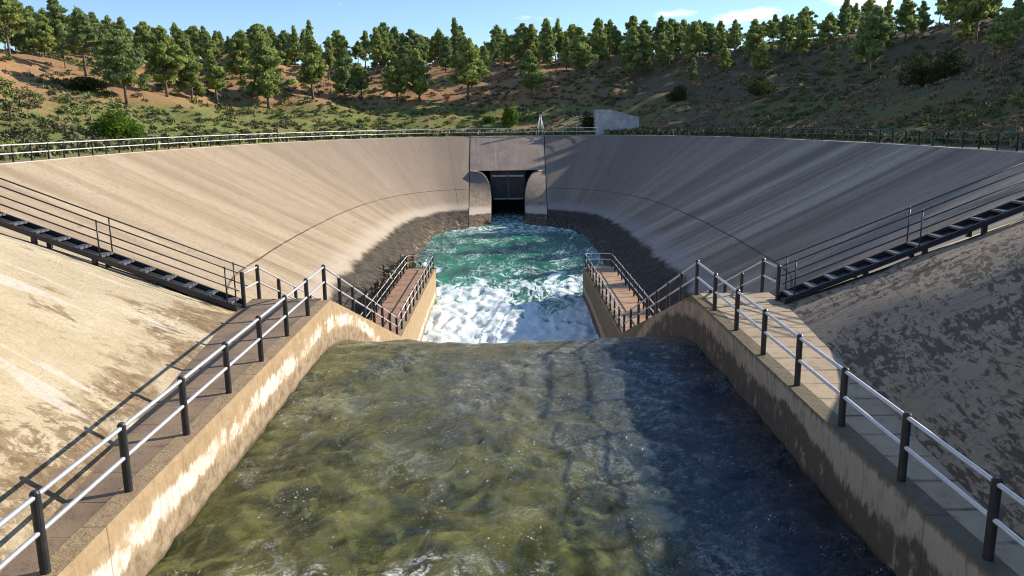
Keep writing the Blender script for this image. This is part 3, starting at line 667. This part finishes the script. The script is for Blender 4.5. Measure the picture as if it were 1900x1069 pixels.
    fc = k.mix(k.ss(k.noise(Q, 1.3, 6, .7), .35, .65), (.60, .78, .80), (.90, .92, .92))
    c = k.mix(foam, c, fc)
    h = k.m('ADD', k.noise(k.map(Q, (1, .6, 1)), 1.4, 7, .7, .4), k.m('MULTIPLY', k.noise(P, 5, 5, .75), .4))
    setp(k, b, Base_Color=c, Roughness=k.ss(foam, 0, .6, .10, .75), IOR=1.36, Normal=k.bump(h, .75, k.ss(foam, 0, 1, .30, .12)))
    tag(link('basin_water', me, m), kind='structure')
build_water()

# ------------------------------------------------------------------ foliage
def leaf_mat(name, c1, c2, c3, trans=.35):
    m, k, b = mat(name); t = k.attr('tint')[2]; oi = k.n.new('ShaderNodeObjectInfo').outputs['Random']
    c = k.mix(t, c1, c2); c = k.mix(k.ss(oi, .3, 1, 0, .6), c, c3)
    df = k.n.new('ShaderNodeBsdfDiffuse'); tr = k.n.new('ShaderNodeBsdfTranslucent'); k.put(df, 0, c); k.put(tr, 0, c)
    mx = k.n.new('ShaderNodeMixShader'); mx.inputs[0].default_value = trans; k.l.new(df.outputs[0], mx.inputs[1]); k.l.new(tr.outputs[0], mx.inputs[2])
    k.l.new(mx.outputs[0], k.n['Material Output'].inputs[0]); k.n.remove(b); return m
M_PINE = leaf_mat('pine needles', (.14, .20, .07), (.52, .56, .18), (.20, .28, .14))
M_BUSH = leaf_mat('bright bush leaves', (.07, .13, .02), (.15, .24, .035), (.10, .18, .03))
M_DARKBUSH = leaf_mat('dark bush leaves', (.04, .055, .025), (.09, .10, .04), (.06, .08, .03))
M_BARK = simple('pine bark', (.17, .125, .095), .95, 0, .5, 3, (.06, .045, .035), .6, .03)
def leaves(pts, size, tint, normal_up=.35, aspect=2.2):
    n = len(pts); d = rng.normal(size=(n, 3)); d[:, 2] += normal_up; d /= np.linalg.norm(d, axis=1)[:, None]
    r = rng.normal(size=(n, 3)); e = np.cross(d, r); e /= np.linalg.norm(e, axis=1)[:, None]
    s = (size*rng.uniform(.6, 1.35, n))[:, None]; tip = pts+d*s*aspect*.5; bas = pts-d*s*aspect*.5
    V = np.stack([bas-e*s*.18, bas+e*s*.18, tip+e*s*.42, tip-e*s*.42], 1).reshape(-1, 3); Fc = np.arange(4*n).reshape(-1, 4)
    return V, Fc, np.repeat(tint, 4)
def leaf_mesh(name, pts, size, tint, **kw):
    V, Fc, T = leaves(pts, size, tint, **kw); me = mesh(name, V, Fc)
    a = me.attributes.new('tint', 'FLOAT', 'POINT'); a.data.foreach_set('value', T.astype(float)); return me
def pine_variant(seed, H, wide, dens, low=.22, rag=.25):
    global rng
    rng = np.random.default_rng(seed); R = rng
    lean = R.normal(size=2)*.035*H; mb = MB()
    tr = [Vector((lean[0]*t*t+.06*math.sin(5*t+seed), lean[1]*t*t, H*.93*t)) for t in np.linspace(0, 1, 9)]; mb.tube(tr, .017*H+.03, 8, True, .02)
    P = []; T = []
    nb = int(62*dens)
    for b in range(nb):
        t = low+(1-low)*((b+R.uniform(0, .9))/nb); base = tr[0].lerp(tr[-1], t) if False else Vector((lean[0]*t*t, lean[1]*t*t, H*.93*t))
        q = (t-low)/(1-low); prof = min(1, .55+q*3.2)*(1-q)**.78*.98+.06; L = 1.22*wide*H*prof*R.uniform(.5, 1.25)
        
        az = R.uniform(0, 2*math.pi); rise = R.uniform(.0, .6)+.7*q
        dirv = Vector((math.cos(az), math.sin(az), rise)).normalized(); tip = base+dirv*L
        mb.tube([base, base+dirv*L*.55+Vector((0, 0, -.03*L)), tip], .012*H*(1-t)+.018, 5, False, .008)
        # clumps along the outer half of the limb
        for c in range(R.integers(3, 6)):
            f = R.uniform(.35, 1.05); cc = np.array(base+dirv*L*f)+R.normal(size=3)*.10*L*np.array([1, 1, .6]); cr = R.uniform(.20, .42)*(.65+.5*prof)
            n = int(44*R.uniform(.6, 1.3)); u = R.normal(size=(n, 3)); u /= np.linalg.norm(u, axis=1)[:, None]; rad = cr*R.uniform(.35, 1, n)[:, None]**.5
            P.append(cc+u*rad*np.array([1.1, 1.1, .62])); T.append(np.clip(R.uniform(.05, .9)+R.normal(size=n)*.15, 0, 1))
    top = np.array([lean[0], lean[1], H*.93])
    for c in range(5):
        n = 40; u = R.normal(size=(n, 3)); u /= np.linalg.norm(u, axis=1)[:, None]; P.append(top+R.normal(size=3)*[.16, .16, .22]+u*.27*np.array([1, 1, 1.25])); T.append(R.uniform(.2, .9, n))
    P = np.concatenate(P); T = np.concatenate(T)
    crown = leaf_mesh('crown', P, .17, T, normal_up=.9, aspect=2.6); trunk = mesh('trunk', mb.V, mb.F, True); crown.materials.append(M_PINE); trunk.materials.append(M_BARK)
    return crown, trunk
VAR = [pine_variant(11, 8, .27, 1.15), pine_variant(12, 8, .22, .9, .3), pine_variant(13, 8, .31, 1.05, .26), pine_variant(14, 8, .24, 1.1, .2),
       pine_variant(15, 8, .19, .75, .36), pine_variant(16, 8, .28, .8, .42), pine_variant(17, 8, .25, 1.25, .18)]
rng = np.random.default_rng(99)
def gz(x, y): 
    z = float(hill(np.array([x]), np.array([y]))[0]); d = float(rim_dist(np.array([x]), np.array([y]))[0])
    return z+(fbm(x*.12, y*.12, 3., 4)+.34*mn.noise(Vector((x*.6, y*.6, 1.))))*min(1, max(0, (d-5)/8))
def tree(x, y, h, v, label, group, wide=1.):
    o = empty('pine_tree', label, 'tree', (x, y, gz(x, y)-.1), group); s = h/8.
    rz = rng.uniform(0, 6.28)
    for nm, me in (('crown', VAR[v][0]), ('trunk', VAR[v][1])):
        c = bpy.data.objects.new(nm, me); COL.objects.link(c); c.parent = o
        c.scale = (s*wide, s*wide, s); c.rotation_euler = (0, 0, rz)
    return o
FRONT = [(-45.2, 99, 8.9, 2, 'broad sunlit pine, leftmost of the front row on the open slope, wide dark lower crown'),
 (-43.3, 106, 8.6, 0, 'sunlit pine second from the left in the front row, bright yellow-green right side'),
 (-41.6, 110.2, 7.6, 3, 'slimmer sunlit pine third from the left in the front row'),
 (-40.2, 115.5, 7.2, 4, 'thin light green pine fourth from the left in the front row, twin trunk base'),
 (-34.8, 121, 10.6, 6, 'tall full pine standing clear left of centre, tallest of the front row'),
 (-29.8, 127.8, 9.6, 1, 'dark narrow pine just right of the tallest front pine, above bare red soil'),
 (-25.7, 132, 8.4, 3, 'mid green pine in the front row at the left edge of the red soil patch'),
 (-23.4, 134.4, 5.8, 2, 'short bushy pine close beside a taller one on the red soil patch'),
 (-17.9, 135.8, 7.6, 0, 'dark pointed pine in the middle of the red soil patch, left of a pair'),
 (-14.4, 136.7, 8.4, 6, 'pale-topped pine with a dark skirt, right of a pair on the red soil'),
 (-6.5, 139, 10.2, 2, 'tall pine above the left side of the tunnel mouth'),
 (4.2, 139.2, 8.0, 0, 'lone pine with a pale trunk standing above the white tripod'),
 (-53.7, 107, 8.2, 5, 'pine with a bare lower trunk on the orange slope near the left edge'),
 (-61.1, 115.8, 8.6, 1, 'tall pine in the left crest group, leaning slightly, with dark foliage'),
 (-59.8, 101.5, 8.4, 5, 'pine at the left edge of the photo with a thin bare trunk'),
 (29.2, 131.5, 4.6, 4, 'small pale green pine low on the dark slope right of the shed'),
 (37.9, 125.5, 4.4, 2, 'small pale pine below the big right crest pines'),
 (13.2, 147, 8.6, 6, 'wide pine with low spreading boughs on the crest right of centre'),
 (-40.3, 127, 8.0, 0, 'bright green pine behind the front row above the red gap'),
 (21.6, 146, 9, 3, 'broad pine on the crest above the shed'),
 (56, 100, 9.6, 2, 'large blurred pine high on the right crest, biggest of the right group'),
 (47, 108, 8.4, 0, 'open-crowned pine on the right crest left of the biggest one'),
 (66, 98, 7.2, 5, 'flat-topped pine near the right corner of the sky'),
 (70, 92, 9.5, 3, 'dark pine cut by the right edge of the photo')]
for x, y, h, v, lb in FRONT: tree(x, y, h, v, lb, 'pines on the hillside', 1.1)
placed = [(f[0], f[1]) for f in FRONT]
ZONES = [(-3.2, -.42, 50, 'pine in the wood along the left part of the crest'), (-.42, -.12, 62, 'pine in the wood along the crest left of centre'),
         (-.12, .14, 66, 'pine in the wood along the crest behind the tunnel'), (.14, .36, 44, 'pine in the wood along the crest right of the shed'), (.36, 1.2, 24, 'pine in the wood on the high right crest')]
SKX = [-100, 0, 100, 160, 235, 400, 450, 500, 600, 700, 900, 1040, 1100, 1200, 1300, 1400, 1450, 1600, 1700, 1750, 1850, 1950]
SKY = [25, 25, 20, 38, 48, 66, 66, 58, 58, 46, 56, 40, 46, 44, 58, 48, 34, 12, 0, -15, 6, -8]
def try_tree(a0, a1, lb, d0, d1, gap, xr=(-110, 110), yr=(60, 200)):
    for t in range(400):
        az = rng.uniform(max(a0, -.68), min(a1, .68)); r = rng.uniform(75, 205); x, y = r*az, r
        if not (xr[0] < x < xr[1]): continue
        d = float(rim_dist(np.array([x]), np.array([y]))[0])
        if not d0 < d < d1: continue
        if min((x-p[0])**2+(y-p[1])**2 for p in placed) < gap*gap: continue
        v = int(rng.integers(0, 7)); h = rng.uniform(6.2, 9.3); px = 940+az*1500
        yt = np.interp(px, SKX, SKY)+rng.choice([-6, 3, 12, 24, 36]); hor = 225-(px-940)*.012
        h = min(h, (hor-yt)/1500*y+4.97-gz(x, y))
        if h < 3.6: continue
        placed.append((x, y))
        tree(x, y, h, v, lb, lb.replace('pine in', 'pines of'), rng.uniform(.8, 1.2)); return True
    return False
for a0, a1, n, lb in ZONES:
    for i in range(n): try_tree(a0, a1, lb, 34 if a0 < .14 else 30, 84 if a0 < .14 else 60, 2.1)
# a few pines outside the frame on the right hill, between the sun and the basin
for x, y, h, v in ((52, 40, 8, 0), (58, 46, 9, 2), (47, 58, 7.5, 3), (62, 60, 9, 6), (54, 74, 8, 0), (40, 38.5, 6.5, 4), (50, 84, 6, 5), (61, 32, 8, 5), (50, 66, 8, 2), (43, 52, 6.5, 1)):
    tree(x, y, h, v, 'pine on the right hillside beyond the edge of the photo', 'pines on the right hillside')

def bush(x, y, r, hgt, m, label, n=1500, cat='bush', name='bush', leaf=.16, zoff=0):
    k = 16; P = []; T = []
    for i in range(k):
        c = rng.normal(size=3)*[r*.42, r*.42, hgt*.2]+[0, 0, hgt*.45]; q = n//k; u = rng.normal(size=(q, 3)); u /= np.linalg.norm(u, axis=1)[:, None]
        P.append(c+u*(rng.uniform(.3, 1, q)[:, None]**.4)*np.array([r*.42, r*.42, hgt*.38])); T.append(np.clip(rng.uniform(.1, .9)+rng.normal(size=q)*.15, 0, 1))
    P = np.concatenate(P); P[:, 2] = np.abs(P[:, 2]); o = empty(name, label, cat, (x, y, gz(x, y)-.1+zoff)); me = leaf_mesh('foliage', P, leaf, np.concatenate(T)); me.materials.append(m)
    c = bpy.data.objects.new('foliage', me); COL.objects.link(c); c.parent = o
    mb = MB(); 
    for i in range(5): a = i*1.3; mb.tube([(0, 0, 0), (math.cos(a)*r*.3, math.sin(a)*r*.3, hgt*.6)], .035, 5, False, .01)
    s = bpy.data.objects.new('stem', mesh('stem', mb.V, mb.F)); s.data.materials.append(M_BARK); COL.objects.link(s); s.parent = o
bush(-35.5, 75.5, 1.9, 2.3, M_BUSH, 'vivid green round bush behind the pale rim railing on the left', 2600)
bush(.3, 126.5, 1.0, 3.2, M_BUSH, 'bright yellow-green upright shrub above the left part of the tunnel head', 1700, 'shrub')
bush(-2.6, 129, 1.2, 1.2, M_BUSH, 'low green bush just left of the bright upright shrub', 900)
bush(12.5, 122.5, 1.9, 2.3, M_DARKBUSH, 'dark bush filling the gap behind the leaning frame and the shed', 1700)
bush(46.5, 92.5, 3.0, 3.6, M_DARKBUSH, 'large dark bush alone on the upper right slope', 3600)
bush(35.5, 118, 2.1, 2.2, M_DARKBUSH, 'dark bush on the right slope under the small pale pine', 1700)
bush(26, 128, 1.8, 1.8, M_DARKBUSH, 'dark low bush on the slope behind the right end of the shed', 1300)
bush(-49, 97, 2.2, 1.5, M_DARKBUSH, 'olive bush in the tree shadow on the left orange slope', 1500)

def build_scrub():
    global rng
    rng = np.random.default_rng(5); P = []; T = []; S = []
    n = 0; cen = []
    while n < 19000:
        az = rng.uniform(-.72, .72); r = rng.uniform(45, 190)*(1 if rng.random() < .7 else .8); x, y = r*az, r
        cen.append((x, y)); n += 1
    cen = np.array(cen); d = rim_dist(cen[:, 0], cen[:, 1]); cen = cen[(d > 5.5) & (d < 58)]; d = rim_dist(cen[:, 0], cen[:, 1])
    for (x, y), dd in zip(cen, d):
        den = fbm(x*.06, y*.06, 11., 3)+.5*(1-dd/45)+ (.15 if x > 0 else 0)
        if den < rng.uniform(-.6, .35): continue
        z = gz(x, y); r = rng.uniform(.18, .6)*(1.9 if rng.random() < .12 else 1); q = int(40*r/.5); u = rng.normal(size=(q, 3)); u[:, 2] = abs(u[:, 2]); u /= np.linalg.norm(u, axis=1)[:, None]
        P.append(np.array([x, y, z-.05])+u*rng.uniform(.5, 1, q)[:, None]*np.array([r, r, r*rng.uniform(.55, .95)]))
        kind = rng.random(); green = np.clip(.5+fbm(x*.05, y*.05, 2., 2)*1.2+(.3 if x < -5 else -.35), 0, 1)  # tufts on the right tinted drier and darker to suit that hill's shade
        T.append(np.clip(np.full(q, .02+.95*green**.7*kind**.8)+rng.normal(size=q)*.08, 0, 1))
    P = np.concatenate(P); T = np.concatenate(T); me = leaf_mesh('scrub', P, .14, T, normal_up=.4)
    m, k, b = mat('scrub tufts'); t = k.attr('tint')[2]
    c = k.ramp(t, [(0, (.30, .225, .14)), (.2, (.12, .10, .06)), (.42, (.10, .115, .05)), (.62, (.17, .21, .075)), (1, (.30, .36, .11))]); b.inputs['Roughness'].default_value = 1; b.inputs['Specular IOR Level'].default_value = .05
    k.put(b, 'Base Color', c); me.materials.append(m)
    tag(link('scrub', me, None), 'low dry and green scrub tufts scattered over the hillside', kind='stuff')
    # dry grass fringe along the rim path
    P = []; T = []; G = offset_curve(FULL, 5.2)
    A = arc(G)
    for s in np.arange(0, A[-1], .22):
        for kx in range(3):
            o = rng.normal()*.55; x = np.interp(s, A, G[:, 0])+o; y = np.interp(s, A, G[:, 1])+rng.normal()*.55
            if y < 28: continue
            q = 5; P.append(np.array([x, y, RZ+.02])+rng.normal(size=(q, 3))*[.18, .18, .05]+[0, 0, rng.uniform(.05, .35)]); T.append(rng.uniform(0, .9, q))
    P = np.concatenate(P)
    for cx, cy, cz, nn in ((-7.9, 55.5, -6.9, 26), (-8.0, 53, -6.7, 22), (-7.9, 50.5, -6.5, 18), (-8.2, 58, -7.1, 22), (-8.4, 63, -7.1, 26), (-8.6, 66, -7.0, 14), (-7.8, 47, -6.4, 10)):
        for i in range(nn):
            a = rng.normal(size=3)*[.5, .9, .1]; P = np.concatenate([P, (np.array([cx, cy, cz])+a+np.linspace(0, 1, 6)[:, None]*np.array([rng.normal()*.25-.1, rng.normal()*.3, rng.uniform(.4, 1.0)]))]); T.append(rng.uniform(0, .08, 6))
    me = leaf_mesh('grass', P, .3, np.concatenate(T), normal_up=2.); me.materials.append(m)
    tag(link('grass', me, None), 'fringe of dry grass behind the rim path and straw-coloured weeds beside the left pier', kind='stuff')
build_scrub()

# ------------------------------------------------------------------ shed, tripod, leaning frame at the far rim
def build_shed():
    m, k, b = mat('shed plaster'); P = k.geo(); n = k.noise(P, .9, 6, .7); s = k.noise(k.map(P, (1.6, 1, .5)), 1.3, 6, .75, .5); zz = k.sep(P)[2]
    c = k.mix(k.ss(n, .4, .6), (.60, .57, .56), (.47, .45, .46)); c = k.mix(k.ss(s, .52, .6, 0, .5), c, (.31, .29, .30))
    br = k.n.new('ShaderNodeTexBrick'); k.put(br, 'Vector', k.comb(k.sep(P)[0], zz, 0)); k.put(br, 'Scale', 1.); br.inputs['Brick Width'].default_value = .5; br.inputs['Row Height'].default_value = .25; br.inputs['Mortar Size'].default_value = .012
    k.put(br, 'Color1', (1, 1, 1)); k.put(br, 'Color2', (.90, .90, .90)); k.put(br, 'Mortar', (.72, .72, .72)); c = k.mix(1., c, br.outputs[0], 'MULTIPLY')
    setp(k, b, Base_Color=c, Roughness=.92, Normal=k.bump(n, .4, .03))
    mr = simple('shed roof edge', (.55, .40, .30), .85, 0, .5, 3)
    o = empty('shed', 'small grey block shed with a sloping roof standing on the far rim', 'shed', (15.8, 119.4, RZ))
    x0, x1, y0, y1 = 12.75, 18.95, 118.3, 121.6; top = lambda x: 3.42 if x < 14.9 else 3.42-(x-14.9)*.27
    rz0 = RZ-.3
    for nm, ya, yb in (('front_wall', y0, y0+.2), ('rear_wall', y1-.2, y1)):
        xs = [x0, 14.9, 16.3, 17.6, x1]; V = [(x, y, z) for y in (ya, yb) for x, z in [(x, rz0) for x in xs]+[(x, RZ+top(x)) for x in xs]]
        F = [(i, i+1, i+6, i+5) for i in range(4)]+[(10+i, 15+i, 16+i, 11+i) for i in range(4)]+[(5+i, 6+i, 16+i, 15+i) for i in range(4)]+[(0, 5, 15, 10), (4, 14, 19, 9)]
        MB().add(V, F).build(nm, m, o)
    for x, nm in ((x0, 'left_wall'), (x1-.2, 'right_wall')): MB().box(x, x+.2, y0+.2, y1-.2, rz0, RZ+top(x+.1)-.02).build(nm, m, o)
    mb = MB(); a, c = 14.75, x1+.12
    mb.hexa([(a, y0-.08, RZ+top(a)+.003), (c, y0-.08, RZ+top(c)+.003), (c, y1+.08, RZ+top(c)+.003), (a, y1+.08, RZ+top(a)+.003)], [(a, y0-.08, RZ+top(a)+.09), (c, y0-.08, RZ+top(c)+.09), (c, y1+.08, RZ+top(c)+.09), (a, y1+.08, RZ+top(a)+.09)])
    mb.build('sloping_roof', mr, o)
    mb = MB(); mb.box(x0-.05, 14.7, y0-.05, y1+.05, RZ+3.425, RZ+3.50); mb.build('flat_roof', m, o)
    mb = MB(); mb.box(14.55, 14.95, y0-.12, y0-.02, RZ+3.15, RZ+3.4); mb.build('roof_flashing', M_RIMRAIL, o)
build_shed()
def build_tripod():
    mw = simple('white painted steel', (.72, .74, .78), .5, .1, .2, 4)
    o = empty('hoist_frame', 'white four-legged hoist frame standing on the rim above the tunnel', 'hoist frame', (4.75, 117.8, RZ))
    top = Vector((4.75, 117.9, RZ+2.7)); z = RZ-.05
    for dx, dy in ((-.62, -.35), (-.34, .5), (.34, -.35), (.68, .4)):
        mb = MB(); mb.tube([(4.75+dx, 117.9+dy, z), top+Vector((dx*.12, dy*.12, 0))], .05, 8); mb.build('leg', mw, o, True)
    mb = MB(); mb.box(4.6, 4.93, 117.75, 118.05, RZ+2.62, RZ+2.9); mb.build('head_plate', mw, o, bevel=.02)
    mb = MB(); mb.tube([(4.75-.40, 117.9-.22, RZ+1.0), (4.75+.22, 117.9-.22, RZ+1.0)], .025, 6); mb.build('brace', mw, o)
    mb = MB(); mb.tube([(4.77, 117.85, RZ+2.62), (4.77, 117.85, RZ+1.1)], .018, 6); mb.build('chain', M_DARKRAIL, o)
build_tripod()
def build_frame():
    mg = simple('weathered steel frame', (.44, .45, .47), .55, .3, .4, 4)
    o = empty('leaning_frame', 'thin grey post-and-beam frame with a slanting top beam beside the shed', 'frame', (8.9, 118, RZ))
    mb = MB(); mb.tube([(8.45, 118, RZ-.1), (8.45, 118, RZ+1.75)], .055, 8); mb.build('post', mg, o, True)
    mb = MB(); mb.tube([(9.95, 117.6, RZ-.1), (9.95, 117.6, RZ+1.75)], .04, 8); mb.build('post', mg, o, True)
    mb = MB()
    for dy in (0, 1.3): mb.tube([(8.1, 118+dy, RZ+1.78), (10.3, 118+dy, RZ+2.62)], .055, 8)
    mb.build('slanting_beam', mg, o, True)
    mb = MB(); mb.tube([(10.2, 117.9, RZ+2.0), (10.9, 117.7, RZ+2.1)], .04, 6); mb.build('arm', mg, o, True)
    mb = MB()
    for i, (dx, a, l) in enumerate(((9.6, -.5, .45), (9.8, .2, .5), (10.45, .1, .6), (10.6, .5, .4), (10.8, -.3, .35))): mb.tube([(dx, 118, RZ+2.35), (dx+a*l, 118, RZ+2.35+l)], .02, 5)
    mb.build('loose_rod', mg, o)
build_frame()
